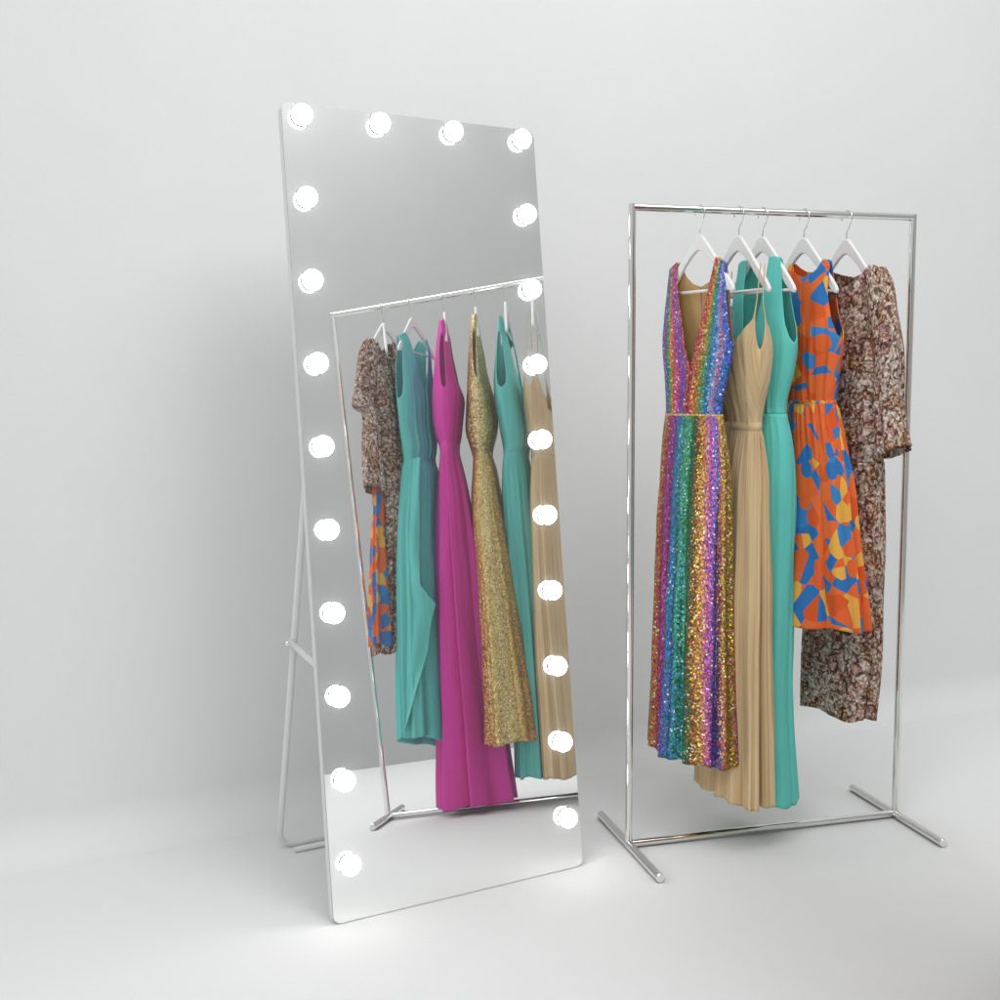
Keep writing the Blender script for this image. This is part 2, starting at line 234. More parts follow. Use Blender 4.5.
def pebble_print(name):
    """cream and pink rounded cells with dark outlines, crowded with small specks"""
    m, nt, b = mat(name)
    uv = N(nt, 'ShaderNodeUVMap', uv_map='cloth')
    ns = N(nt, 'ShaderNodeTexNoise'); setin(ns, Scale=30.0, Detail=3.0); nt.links.new(uv.outputs[0], ns.inputs['Vector'])
    vs = N(nt, 'ShaderNodeVectorMath', operation='SCALE'); vs.inputs['Scale'].default_value = .045; nt.links.new(ns.outputs['Color'], vs.inputs[0])
    va = N(nt, 'ShaderNodeVectorMath', operation='ADD'); nt.links.new(uv.outputs[0], va.inputs[0]); nt.links.new(vs.outputs[0], va.inputs[1])
    vc = N(nt, 'ShaderNodeTexVoronoi', feature='F1', voronoi_dimensions='2D'); setin(vc, Scale=30.0, Randomness=.9)
    vm = N(nt, 'ShaderNodeTexVoronoi', feature='F1', voronoi_dimensions='2D'); setin(vm, Scale=75.0)
    vf = N(nt, 'ShaderNodeTexVoronoi', feature='F1', voronoi_dimensions='2D'); setin(vf, Scale=190.0)
    for n in (vc, vm): nt.links.new(va.outputs[0], n.inputs['Vector'])
    nt.links.new(uv.outputs[0], vf.inputs['Vector'])
    s1 = N(nt, 'ShaderNodeSeparateColor'); nt.links.new(vc.outputs['Color'], s1.inputs[0])
    base = ramp(nt, [(0, hexc('dfccbf')), (.22, hexc('bb9084')), (.42, hexc('dfd2c4')), (.58, hexc('9c6659')), (.76, hexc('c2a892')), (.90, hexc('a8763c'))], 'CONSTANT')
    nt.links.new(s1.outputs[0], base.inputs['Fac'])
    s2 = N(nt, 'ShaderNodeSeparateColor'); nt.links.new(vf.outputs['Color'], s2.inputs[0])
    spk = ramp(nt, [(0, hexc('2a1c1b')), (.20, hexc('e4d8cc')), (.36, hexc('9c3a34')), (.44, hexc('c8a698')), (.58, hexc('63493f')), (.70, hexc('b88860')), (.80, hexc('5c7868')), (.86, hexc('e6dcd0'))], 'CONSTANT')
    nt.links.new(s2.outputs[0], spk.inputs['Fac'])
    mx = N(nt, 'ShaderNodeMix', data_type='RGBA'); mx.inputs[0].default_value = .5
    nt.links.new(base.outputs[0], mx.inputs[6]); nt.links.new(spk.outputs[0], mx.inputs[7])
    # rounded dark rims: big cells and the small ones crowded between them
    e1 = ramp(nt, [(.36, (1, 1, 1)), (.44, (.10, .06, .055)), (.52, (.10, .06, .055)), (.58, (1, 1, 1))]); 
    sc1 = N(nt, 'ShaderNodeMath', operation='MULTIPLY'); sc1.inputs[1].default_value = 1.0; nt.links.new(vc.outputs['Distance'], sc1.inputs[0])
    nt.links.new(sc1.outputs[0], e1.inputs['Fac'])
    e2 = ramp(nt, [(.44, (1, 1, 1)), (.62, (.16, .11, .10))]); nt.links.new(vm.outputs['Distance'], e2.inputs['Fac'])
    k1 = N(nt, 'ShaderNodeMix', data_type='RGBA', blend_type='MULTIPLY'); k1.inputs[0].default_value = .5
    k2 = N(nt, 'ShaderNodeMix', data_type='RGBA', blend_type='MULTIPLY'); k2.inputs[0].default_value = .85
    nt.links.new(mx.outputs[2], k1.inputs[6]); nt.links.new(e1.outputs[0], k1.inputs[7])
    nt.links.new(k1.outputs[2], k2.inputs[6]); nt.links.new(e2.outputs[0], k2.inputs[7])
    nt.links.new(k2.outputs[2], b.inputs['Base Color'])
    b.inputs['Roughness'].default_value = .75; b.inputs['Specular IOR Level'].default_value = .2
    bp = N(nt, 'ShaderNodeBump'); setin(bp, Strength=.12, Distance=.001)
    nt.links.new(vf.outputs['Distance'], bp.inputs['Height']); nt.links.new(bp.outputs[0], b.inputs['Normal'])
    return m
def shapes_print(name):
    """bold orange, blue and yellow cut-out shapes"""
    m, nt, b = mat(name)
    uv = N(nt, 'ShaderNodeUVMap', uv_map='cloth')
    ns = N(nt, 'ShaderNodeTexNoise'); setin(ns, Scale=7.0, Detail=0.0); nt.links.new(uv.outputs[0], ns.inputs['Vector'])
    vs = N(nt, 'ShaderNodeVectorMath', operation='SCALE'); vs.inputs['Scale'].default_value = .03; nt.links.new(ns.outputs['Color'], vs.inputs[0])
    va = N(nt, 'ShaderNodeVectorMath', operation='ADD'); nt.links.new(uv.outputs[0], va.inputs[0]); nt.links.new(vs.outputs[0], va.inputs[1])
    v1 = N(nt, 'ShaderNodeTexVoronoi', feature='F1', voronoi_dimensions='2D'); setin(v1, Scale=22.0)
    v2 = N(nt, 'ShaderNodeTexVoronoi', feature='F1', voronoi_dimensions='2D'); setin(v2, Scale=9.0)
    nt.links.new(va.outputs[0], v1.inputs['Vector']); nt.links.new(uv.outputs[0], v2.inputs['Vector'])
    s1 = N(nt, 'ShaderNodeSeparateColor'); nt.links.new(v1.outputs['Color'], s1.inputs[0])
    s2 = N(nt, 'ShaderNodeSeparateColor'); nt.links.new(v2.outputs['Color'], s2.inputs[0])
    ad = N(nt, 'ShaderNodeMath', operation='MULTIPLY_ADD'); ad.inputs[1].default_value = .5
    nt.links.new(s2.outputs[1], ad.inputs[0]); nt.links.new(s1.outputs[0], ad.inputs[2])
    fr = N(nt, 'ShaderNodeMath', operation='FRACT'); nt.links.new(ad.outputs[0], fr.inputs[0])
    r = ramp(nt, [(0, hexc('df6430')), (.20, hexc('2f72b4')), (.38, hexc('e36c36')), (.56, hexc('e6ab4a')), (.68, hexc('d65826')), (.78, hexc('3a80be')), (.94, hexc('e26e32'))], 'CONSTANT')
    nt.links.new(fr.outputs[0], r.inputs['Fac'])
    v3 = N(nt, 'ShaderNodeTexVoronoi', feature='F1', voronoi_dimensions='2D'); setin(v3, Scale=6.8, Randomness=.7); nt.links.new(uv.outputs[0], v3.inputs['Vector'])
    s3 = N(nt, 'ShaderNodeSeparateColor'); nt.links.new(v3.outputs['Color'], s3.inputs[0])
    disc = N(nt, 'ShaderNodeMath', operation='LESS_THAN'); disc.inputs[1].default_value = .16; nt.links.new(v3.outputs['Distance'], disc.inputs[0])
    r3 = ramp(nt, [(0, hexc('2f72b4')), (.4, hexc('e6ab4a')), (.65, hexc('df6430'))], 'CONSTANT'); nt.links.new(s3.outputs[1], r3.inputs['Fac'])
    mxd = N(nt, 'ShaderNodeMix', data_type='RGBA'); nt.links.new(disc.outputs[0], mxd.inputs[0]); nt.links.new(r.outputs[0], mxd.inputs[6]); nt.links.new(r3.outputs[0], mxd.inputs[7])
    nt.links.new(mxd.outputs[2], b.inputs['Base Color'])
    b.inputs['Roughness'].default_value = .7; b.inputs['Specular IOR Level'].default_value = .25
    n2 = N(nt, 'ShaderNodeTexNoise'); setin(n2, Scale=700.0, Detail=2.0); nt.links.new(uv.outputs[0], n2.inputs['Vector'])
    bp = N(nt, 'ShaderNodeBump'); setin(bp, Strength=.3, Distance=.001)
    nt.links.new(n2.outputs['Fac'], bp.inputs['Height']); nt.links.new(bp.outputs[0], b.inputs['Normal'])
    return m
M = {}
M['wall'] = plaster('wall_paint', (.805, .81, .805), .03, .03, .8)
M['far_wall'] = plaster('far_wall_dimmed', (.48, .485, .48), .03, .03, .85)  # wall white darkened in its colour to stand for the weaker light there
M['floor'] = plaster('floor_paint', (.805, .81, .805), .03, .03, .8)
M['chrome'] = simple('chrome', (.80, .79, .77), .09, 1.0)
M['wire'] = simple('hanger_wire', (.72, .71, .69), .12, 1.0)
M['white'] = simple('white_lacquer', (.78, .78, .77), .35)
M['hanger'] = simple('white_hanger', (.80, .79, .78), .45)
M['socket'] = simple('socket_plastic', (.022, .022, .022), .6, 0, .1)
M['teal'] = cloth('teal_crepe', hexc('64c8be'), var=.05)
M['tealm'] = cloth('teal_chiffon', hexc('66c8c2'), var=.05)
M['magenta'] = cloth('magenta_satin', hexc('da38a6'), var=.04, rough=.5)
M['tan'] = cloth('tan_plisse', hexc('d8c29b'), var=.14, grain=3.0, col2=hexc('c2a278'), fine=190.0, ys=.008)
M['tanl'] = cloth('tan_lining', hexc('c2a06a'), var=.04)
M['brown'] = pebble_print('pebble_print'); M['orange'] = shapes_print('cut_out_print')
g = hexc
M['rainbow_bodice'] = sequins('rainbow_sequins_bodice', [
    (0, g('2c62b8')), (.08, g('3a6ac8')), (.11, g('c84a90')), (.15, g('2f6ab8')), (.20, g('2f9a74')), (.24, g('c8962c')), (.29, g('cc5a40')), (.35, g('c0408c')), (.42, g('9a48b8')), (.47, g('4a62b8')),
    (.50, g('c4303c')), (.60, g('c4402c')), (.66, g('c87430')), (.71, g('b8943a')), (.76, g('5a9a48')), (.81, g('2a8aa8')), (.85, g('2c70b8')), (.90, g('6aa0d8')), (.93, g('cc4a60')), (.96, g('2c70c0')), (1, g('2c62b8'))], wob=.02, jitter=1.0, scale=235)
M['rainbow_skirt'] = sequins('rainbow_sequins_skirt', [
    (0, g('a88a3c')), (.07, g('b89a44')), (.13, g('c87430')), (.19, g('9a3030')), (.25, g('b03a94')), (.31, g('8a3090')), (.36, g('2a74b8')), (.42, g('2888a0')), (.47, g('4cae80')), (.55, g('2c7a50')),
    (.60, g('6a4a24')), (.65, g('c8862c')), (.70, g('d09a44')), (.75, g('c04aa0')), (.83, g('8a5cc0')), (.88, g('2c74b8')), (.92, g('c84050')), (.96, g('c89a34')), (1, g('a88a3c'))], slant=.04, wob=.10, jitter=1.2, scale=235, shift=True)
M['gold'] = sequins('gold_sequins', [(0, g('dcb450')), (.18, g('cbb878')), (.3, g('dc9a50')), (.42, g('e0c064')), (.6, g('b9bb8a')), (.72, g('e4b850')), (.85, g('d68a48')), (1, g('dcb450'))],
    scale=260, jitter=.7, wob=.3, rough=.36, metal=.6)
# glass of the mirror: silvered, with the very slight scatter of real glass round the bulbs
m, nt, b = mat('mirror_silver')
gl = N(nt, 'ShaderNodeBsdfGlossy'); gl.inputs['Color'].default_value = (.955, .965, .96, 1); gl.inputs['Roughness'].default_value = 0
g2 = N(nt, 'ShaderNodeBsdfGlossy'); g2.inputs['Color'].default_value = (.9, .9, .9, 1); g2.inputs['Roughness'].default_value = .25
g3 = N(nt, 'ShaderNodeBsdfDiffuse'); g3.inputs['Color'].default_value = (.9, .9, .9, 1)
ms = N(nt, 'ShaderNodeMixShader'); ms.inputs[0].default_value = .045
m3 = N(nt, 'ShaderNodeMixShader'); m3.inputs[0].default_value = .8; nt.links.new(g2.outputs[0], m3.inputs[1]); nt.links.new(g3.outputs[0], m3.inputs[2])
nt.links.new(gl.outputs[0], ms.inputs[1]); nt.links.new(m3.outputs[0], ms.inputs[2])
nt.links.new(ms.outputs[0], nt.nodes['Material Output'].inputs['Surface']); M['mirror'] = m
m, nt, b = mat('lit_bulb')
b.inputs['Base Color'].default_value = (.9, .9, .9, 1); b.inputs['Emission Color'].default_value = (1, .985, .96, 1); b.inputs['Emission Strength'].default_value = 15.0
M['bulb'] = m
# ------------------------------------------------------------------ setting
def sheet(name, corners, material, n=1):
    bm = bmesh.new(); bm.faces.new([bm.verts.new(c) for c in corners]); bm.normal_update()
    return tag(obj(name, bm, material, smooth=False), kind='structure')
sheet('floor', [(-9, -7, 0), (9, -7, 0), (9, 9, 0), (-9, 9, 0)], M['floor'])
def wall(name, p, yaw, half, h, toward, cove=0, material=None):
    """a wall slab standing behind the line through p"""
    d = Vector((cos(yaw), sin(yaw), 0)); n = Vector((-d.y, d.x, 0))
    if n.dot(Vector(toward)-Vector(p)) > 0: n = -n
    R = cove; prof = [(-R*(1-sin(t)), R*(1-cos(t))) for t in [pi/2*k/14 for k in range(15)]] if R else [(0, 0)]
    prof = [(a_, max(b_, 0)) for a_, b_ in prof]+[(0, h), (.15, h), (.15, -.02), (-R, -.02)]
    bm = bmesh.new(); rings = []
    for s in (-half, half): rings.append([bm.verts.new(Vector(p)+d*s+n*a_+Vector((0, 0, b_+.0003))) for a_, b_ in prof])
    m_ = len(prof)
    for k in range(m_): bm.faces.new((rings[0][k], rings[0][(k+1) % m_], rings[1][(k+1) % m_], rings[1][k]))
    bm.faces.new(rings[0]); bm.faces.new(rings[1][::-1]); bmesh.ops.recalc_face_normals(bm, faces=bm.faces)
    o = obj(name, bm, material or M['wall']); sharp(o, 40); return tag(o, kind='structure')
wall('wall', (-.684, 3.278, 0), math.radians(24.5), 7.5, 4.2, (0, 0, 0), cove=.12)
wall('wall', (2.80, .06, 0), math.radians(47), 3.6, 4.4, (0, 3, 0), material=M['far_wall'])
# ------------------------------------------------------------------ clothes rack
def rack(P, label, group):
    H, W, r, ft = P['H'], P['W'], P['r'], P['foot']
    root = empty('clothes_rack', P['loc'], P['yaw'], label, 'clothes rack', group)
    # mitred frame: rail and two posts share 45 degree joints
    bm = bmesh.new(); tube(bm, [(-r*.2, 0, H), (W+r*.2, 0, H)], r, 20, bev=.002); o = obj('top_rail', bm, M['chrome'], root); sharp(o)
    for x in (0, W):
        bm = bmesh.new(); tube(bm, [(x, 0, 2*r-.002), (x, 0, H+r*.9)], r, 20, bev=.002); o = obj('post', bm, M['chrome'], root); sharp(o)
        bm = bmesh.new(); tube(bm, [(x, -ft, r*1.15), (x, ft, r*1.15)], r*1.15, 20, bev=.002); f = obj('foot_bar', bm, M['chrome'], root); sharp(f)
        for s in (-1, 1):
            bm = bmesh.new(); tube(bm, [(x, s*ft, r*1.15), (x, s*(ft+.004), r*1.15)], r*1.0, 20, bev=.001)
            c = obj('end_cap', bm, M['white'], f); sharp(c)
    bm = bmesh.new(); tube(bm, [(r*.9, 0, r*1.3), (W-r*.9, 0, r*1.3)], r, 20); o = obj('bottom_rail', bm, M['chrome'], root); sharp(o)
    return root
rack(RACK_A, 'shiny chrome clothes rack on the floor right of the mirror, holding five dresses', 'chrome clothes racks')
rack(RACK_B, 'taller chrome clothes rack seen in the mirror, holding the magenta and gold dresses', 'chrome clothes racks')
# ------------------------------------------------------------------ hangers
def make_hanger(name, loc, rot, r, label, group, sx=.63):
    root = empty(name, loc, rot, label, 'hanger', group)
    # outline in the hanger's own plane, z = 0 at the rail's centre
    top = [(0, -.066), (.010, -.068), (.022, -.074), (.045, -.088), (.080, -.113), (.115, -.140), (.150, -.167), (.180, -.190), (.200, -.207)]
    bot = [(.207, -.217), (.201, -.226), (.182, -.221), (.150, -.200), (.110, -.169), (.079, -.144), (.040, -.120), (.012, -.110), (0, -.107)]
    poly = top + bot
    poly = [(x*sx if x > .03 else x*lerp(1, sx, x/.03), z) for x, z in poly]
    full = poly + [(-x, z) for x, z in reversed(poly) if x > 0]
    bm = bmesh.new(); prism(bm, full, -.0055, .0055)
    bmesh.ops.recalc_face_normals(bm, faces=bm.faces)
    o = obj('hanger_arms', bm, M['hanger'], root); sharp(o, 40)
    bv = o.modifiers.new('bevel', 'BEVEL'); bv.width = .0025; bv.segments = 2
    bm = bmesh.new(); tube(bm, [(-.188*sx, 0, -.2160), (.188*sx, 0, -.2160)], .0042, 10); obj('trouser_bar', bm, M['hanger'], root)
    # the wire hook goes over the rail, so it lies across it
    R = .0195; zc = r+.0017-R; pts = []
    for k in range(0, 25):
        a = math.radians(200-k*(235/24)); pts.append((R*cos(a), 0, zc+R*sin(a)))
    pts += [(R*.45, 0, -.036), (.001, 0, -.046), (0, 0, -.056), (0, 0, -.072)]
    bm = bmesh.new(); tube(bm, pts, .0017, 8); hk = obj('hook', bm, M['wire'], root)
    return root, hk
# ------------------------------------------------------------------ dresses
def grid(bm, uvl, uvs, rows, cols, fn, close=False, mi=0):
    vs = [[None]*cols for _ in range(rows)]; data = [[None]*cols for _ in range(rows)]
    for j in range(rows):
        for i in range(cols):
            p, uv, st = fn(i, j); data[j][i] = (uv, st)
            if close and i == cols-1: vs[j][i] = vs[j][0]
            else: vs[j][i] = bm.verts.new(p)
    for j in range(rows-1):
        for i in range(cols-1):
            q = [(j, i), (j, i+1), (j+1, i+1), (j+1, i)]
            try: f = bm.faces.new([vs[a][b_] for a, b_ in q])
            except ValueError: continue
            f.material_index = mi
            for l, (a, b_) in zip(f.loops, q):
                l[uvl].uv = data[a][b_][0]; l[uvs].uv = data[a][b_][1]
def arclen(w, d, u):
    s = 0; px = 0; py = d
    for k in range(1, 13):
        q = u*(k/12)**.6; x = w*q; y = d*max(0, 1-q**2.3)**.55
        s += sqrt((x-px)**2+(y-py)**2); px, py = x, y
    return s
def fold_fn(seed, n, kind):
    rnd = random.Random(seed); p = [rnd.uniform(0, 6.28) for _ in range(6)]
    def f(th, dz):
        ph = th + .18*sin(2*th+p[0]) + .07*sin(5*th+p[1]+dz*1.5)
        if kind == 'knife':
            x = (n*ph/(2*pi)+p[5]/6.28) % 1.0
            return (x/.86 if x < .86 else (1-x)/.14)*2-1
        m = .65+.35*sin(3*th+p[2]) 
        a = 2*(abs(sin(n*ph/2+p[3])) if n % 1 == 0 else 0)**.75-1
        return a*m + .3*sin((n*2+1)*ph+p[4])
    return f
def build_dress(key, name, label, mats, st, group='dresses hanging on the racks', base=None):
    D = DRESS_DATA[key]; rows = D['rows']; wi = st['waist']; zw = rows[wi][0]; zt = rows[0][0]; zh = rows[-1][0]
    root = empty(name, D['loc'], D['rot'], label, 'dress', group)
    rs = random.Random(key)
    # ---- bodice: four panels that meet at the side seams and the centre
    def bodice_piece():
        bm = bmesh.new(); uvl = bm.loops.layers.uv.new('cloth'); uvs = bm.loops.layers.uv.new('stripe')
        nr, nc = 84, 26
        ph = [rs.uniform(0, 6.28) for _ in range(8)]
        for side in (-1, 1):
            for face in (-1, 1):
                inn = st['front_in'] if face < 0 else st['back_in']; out = st.get('back_out', st['out']) if face > 0 else st['out']
                def fn(i, j, side=side, face=face, inn=inn, out=out):
                    v = j/(nr-1); t = i/(nc-1)
                    z = zw+(zt-zw)*v; cx, cy, w, d = rows_at(rows, z)
                    u = lerp(piece(inn, v), piece(out, v), t)
                    g_ = st.get('gather', .0025)*(1-smooth(.0, .75, v))*min(1, (1-u)*6)
                    fold = sin(23*u+ph[0]+side+2*v)+.7*sin(41*u+ph[1]+3*v)
                    drape = st.get('drape', .004)*sin(6*u*(1.2-v)+ph[2]+side*1.3+face)*(1-v)*v*4*min(1, (1-u)*5)
                    drape += .0045*noise.noise(Vector((side*u*3+ph[3], face*3.1, z*9)))*(1-smooth(.7, 1, v))*smooth(0, .1, v)*min(1, (1-u)*5)
                    yy = d*max(0, 1-u**2.3)**.55 + (g_*fold+drape)*min(1, d/.04)
                    if v < .04: yy *= 1-.02
                    x = w*u*side
                    slope = st.get('slope', .5)*max(-.02, abs(x)-.088)*smooth(.7, 1, v)
                    p = Vector((cx+x, cy+face*yy, z-slope))
                    arc = side*arclen(w, d, u)
                    s = (.5+side*.5*t) + (0 if face < 0 else 0)
                    return p, (arc+(0 if face < 0 else 1.7), z), (s, z)
                grid(bm, uvl, uvs, nr, nc, fn)
        bmesh.ops.remove_doubles(bm, verts=bm.verts, dist=2e-4)
        bmesh.ops.recalc_face_normals(bm, faces=bm.faces)
        return bm
    o = obj('bodice', bodice_piece(), [mats[0], mats[-1]], root)
    s = o.modifiers.new('thick', 'SOLIDIFY'); s.thickness = .0022; s.offset = -1; s.material_offset = 1
    # ---- skirt: one closed tube of cloth with folds that open towards the hem
    fd = fold_fn(key, st['folds'], st.get('kind', 'soft')); A = st['amp']
    gat = fold_fn(key+'g', st.get('ngather', 30), 'soft')
    nr, nc = 110, 241
    bm = bmesh.new(); uvl = bm.loops.layers.uv.new('cloth'); uvs = bm.loops.layers.uv.new('stripe')
    wr = rows[-1][3]*.5+rows[-1][4]*.5
    hemph = rs.uniform(0, 6)
    cum = [0]*nc
    def fs(i, j):
        v = j/(nr-1); th = 2*pi*i/(nc-1)
        z = zw+(zh-zw)*v; cx, cy, w, d = rows_at(rows, z)
        a = A*(smooth(-.1, 1.0, v)*.9+.1)*smooth(0, .08, v+.012)
        f = fd(th, v)*a + gat(th, 0)*st.get('gather', .0025)*.8*(1-smooth(0, .35, v))*smooth(0, .03, v)
        f += .006*noise.noise(Vector((cos(th)*1.6+hemph, sin(th)*1.6, z*3.2)))*smooth(.02, .3, v)+.003*noise.noise(Vector((cos(th)*4+hemph, sin(th)*4, z*7)))*smooth(.02, .2, v)
        w2 = max(w-a*.7, .02); d2 = max(d-a*.2, .015)
        dx, dy = cos(th), sin(th)
        sx = math.copysign(abs(dx)**.9, dx); sy = math.copysign(abs(dy)**.9, dy)
        flare = 1+.0*v
        zz = z + smooth(.9, 1, v)*.006*sin(4*th+hemph) + st.get('dip', 0)*dx*smooth(.3, 1, v)
        fr = ((th/pi) % 2)
        s_ = fr-1 if fr >= 1 else 2-fr-1
        s_ = fr-1 if fr >= 1 else 1-fr
        # the same stripes run down front and back
        return Vector((cx+w2*sx+f*dx*1.0, cy+d2*sy+f*dy*1.1, zz)), (cum[i], z), (s_, z)
    for jr in (int(nr*.85),):
        P_ = [fs(i, jr)[0] for i in range(nc)]
        for i in range(1, nc): cum[i] = cum[i-1]+(P_[i]-P_[i-1]).length
    grid(bm, uvl, uvs, nr, nc, fs, close=True)
    bmesh.ops.recalc_face_normals(bm, faces=bm.faces)
    o = obj('skirt', bm, [mats[1] if len(mats) > 2 else mats[0], mats[-1]], root)
    s = o.modifiers.new('thick', 'SOLIDIFY'); s.thickness = .0022; s.offset = -1; s.material_offset = 1
    # ---- waist seam or belt
    if st.get('belt'):
        hgt, out_, bmx = st['belt']
        bm = bmesh.new(); uvl = bm.loops.layers.uv.new('cloth'); uvs = bm.loops.layers.uv.new('stripe')
        def fb(i, j):
            th = 2*pi*i/120; v = j/8
            z = zw + hgt*(v-.5); cx, cy, w, d = rows_at(rows, zw)
            bul = out_*sin(pi*min(1, max(0, v)))+.0005
            dx, dy = cos(th), sin(th)
            return Vector((cx+(w+bul)*dx, cy+(d+bul)*dy, z+.003*sin(3*th)*hgt*20)), (th*.12, z), (.2, z)
        grid(bm, uvl, uvs, 9, 121, fb, close=True)
        bmesh.ops.recalc_face_normals(bm, faces=bm.faces)
        o = obj('waistband', bm, bmx, root)
        s = o.modifiers.new('thick', 'SOLIDIFY'); s.thickness = .002
    # ---- sleeve
    if 'sleeve' in D:
        R = D['sleeve']; bm = bmesh.new(); uvl = bm.loops.layers.uv.new('cloth'); uvs = bm.loops.layers.uv.new('stripe')
        z0, z1 = R[0][0]+.004, R[-1][0]
        so = st.get('sleeve_off', 0); lead = (D['toward'][0]*so, D['toward'][1]*so)
        def fv(i, j):
            v = j/70; th = 2*pi*i/96; z = z0+(z1-z0)*v; cx, cy, w, d = rows_at(R, z)
            k = smooth(-.02, .1, v)**.5; w *= .35+.65*k; d *= .35+.65*k
            f = .0035*sin(7*th+4*v)*v+.003*sin(3*th+9*v)
            zz = z + .02*v*cos(th)*st.get('cuff', 1)
            return Vector((cx+lead[0]+(w+f)*cos(th), cy+lead[1]+(d+f)*sin(th), zz)), (th*.06, z), (.5, z)
        grid(bm, uvl, uvs, 71, 97, fv, close=True)
        bmesh.ops.recalc_face_normals(bm, faces=bm.faces)
        o = obj('sleeve', bm, [mats[0], mats[-1]], root)
        s = o.modifiers.new('thick', 'SOLIDIFY'); s.thickness = .0022; s.offset = -1; s.material_offset = 1
    # ---- wrap front: a second layer that ends in a loose ruffled edge
    if 'wrap' in D:
        Wp = D['wrap']; tw = D['toward']; ac = D['across']; bm = bmesh.new(); uvl = bm.loops.layers.uv.new('cloth'); uvs = bm.loops.layers.uv.new('stripe')
        z0, z1 = Wp[0][0], Wp[-1][0]
        def fw_(i, j):
            z = lerp(z0, z1, j/90); u = i/40
            for q0, q1 in zip(Wp, Wp[1:]):
                if q1[0] <= z: break
            k = (q0[0]-z)/(q0[0]-q1[0]); l = lerp(q0[1], q1[1], k); r_ = lerp(q0[2], q1[2], k)
            L = lerp(l+.002, r_, u); cx, cy, w, d = rows_at(rows, z)
            c0 = cx*ac[0]+cy*ac[1]; hw = sqrt((w*ac[0])**2+(d*ac[1])**2)+.004
            D0 = sqrt((w*tw[0])**2+(d*tw[1])**2)
            s2 = min(1, abs((L-c0)/hw)); t_ = D0*sqrt(max(0, 1-s2*s2))+.012
            t_ += .026*smooth(.5, 1, u)*(.4+.6*sin(j*.16+.5)) + .004*sin(9*u+j*.05)
            return Vector((ac[0]*L+tw[0]*t_, ac[1]*L+tw[1]*t_, z)), (L, z), (.5, z)
        grid(bm, uvl, uvs, 91, 41, fw_)
        o = obj('wrap_panel', bm, mats[0], root)
        s = o.modifiers.new('thick', 'SOLIDIFY'); s.thickness = .002
    return root
VN = dict(out=[(0, 1), (.45, 1), (.50, .95), (.60, .90), (.8, .88), (1, .93)])
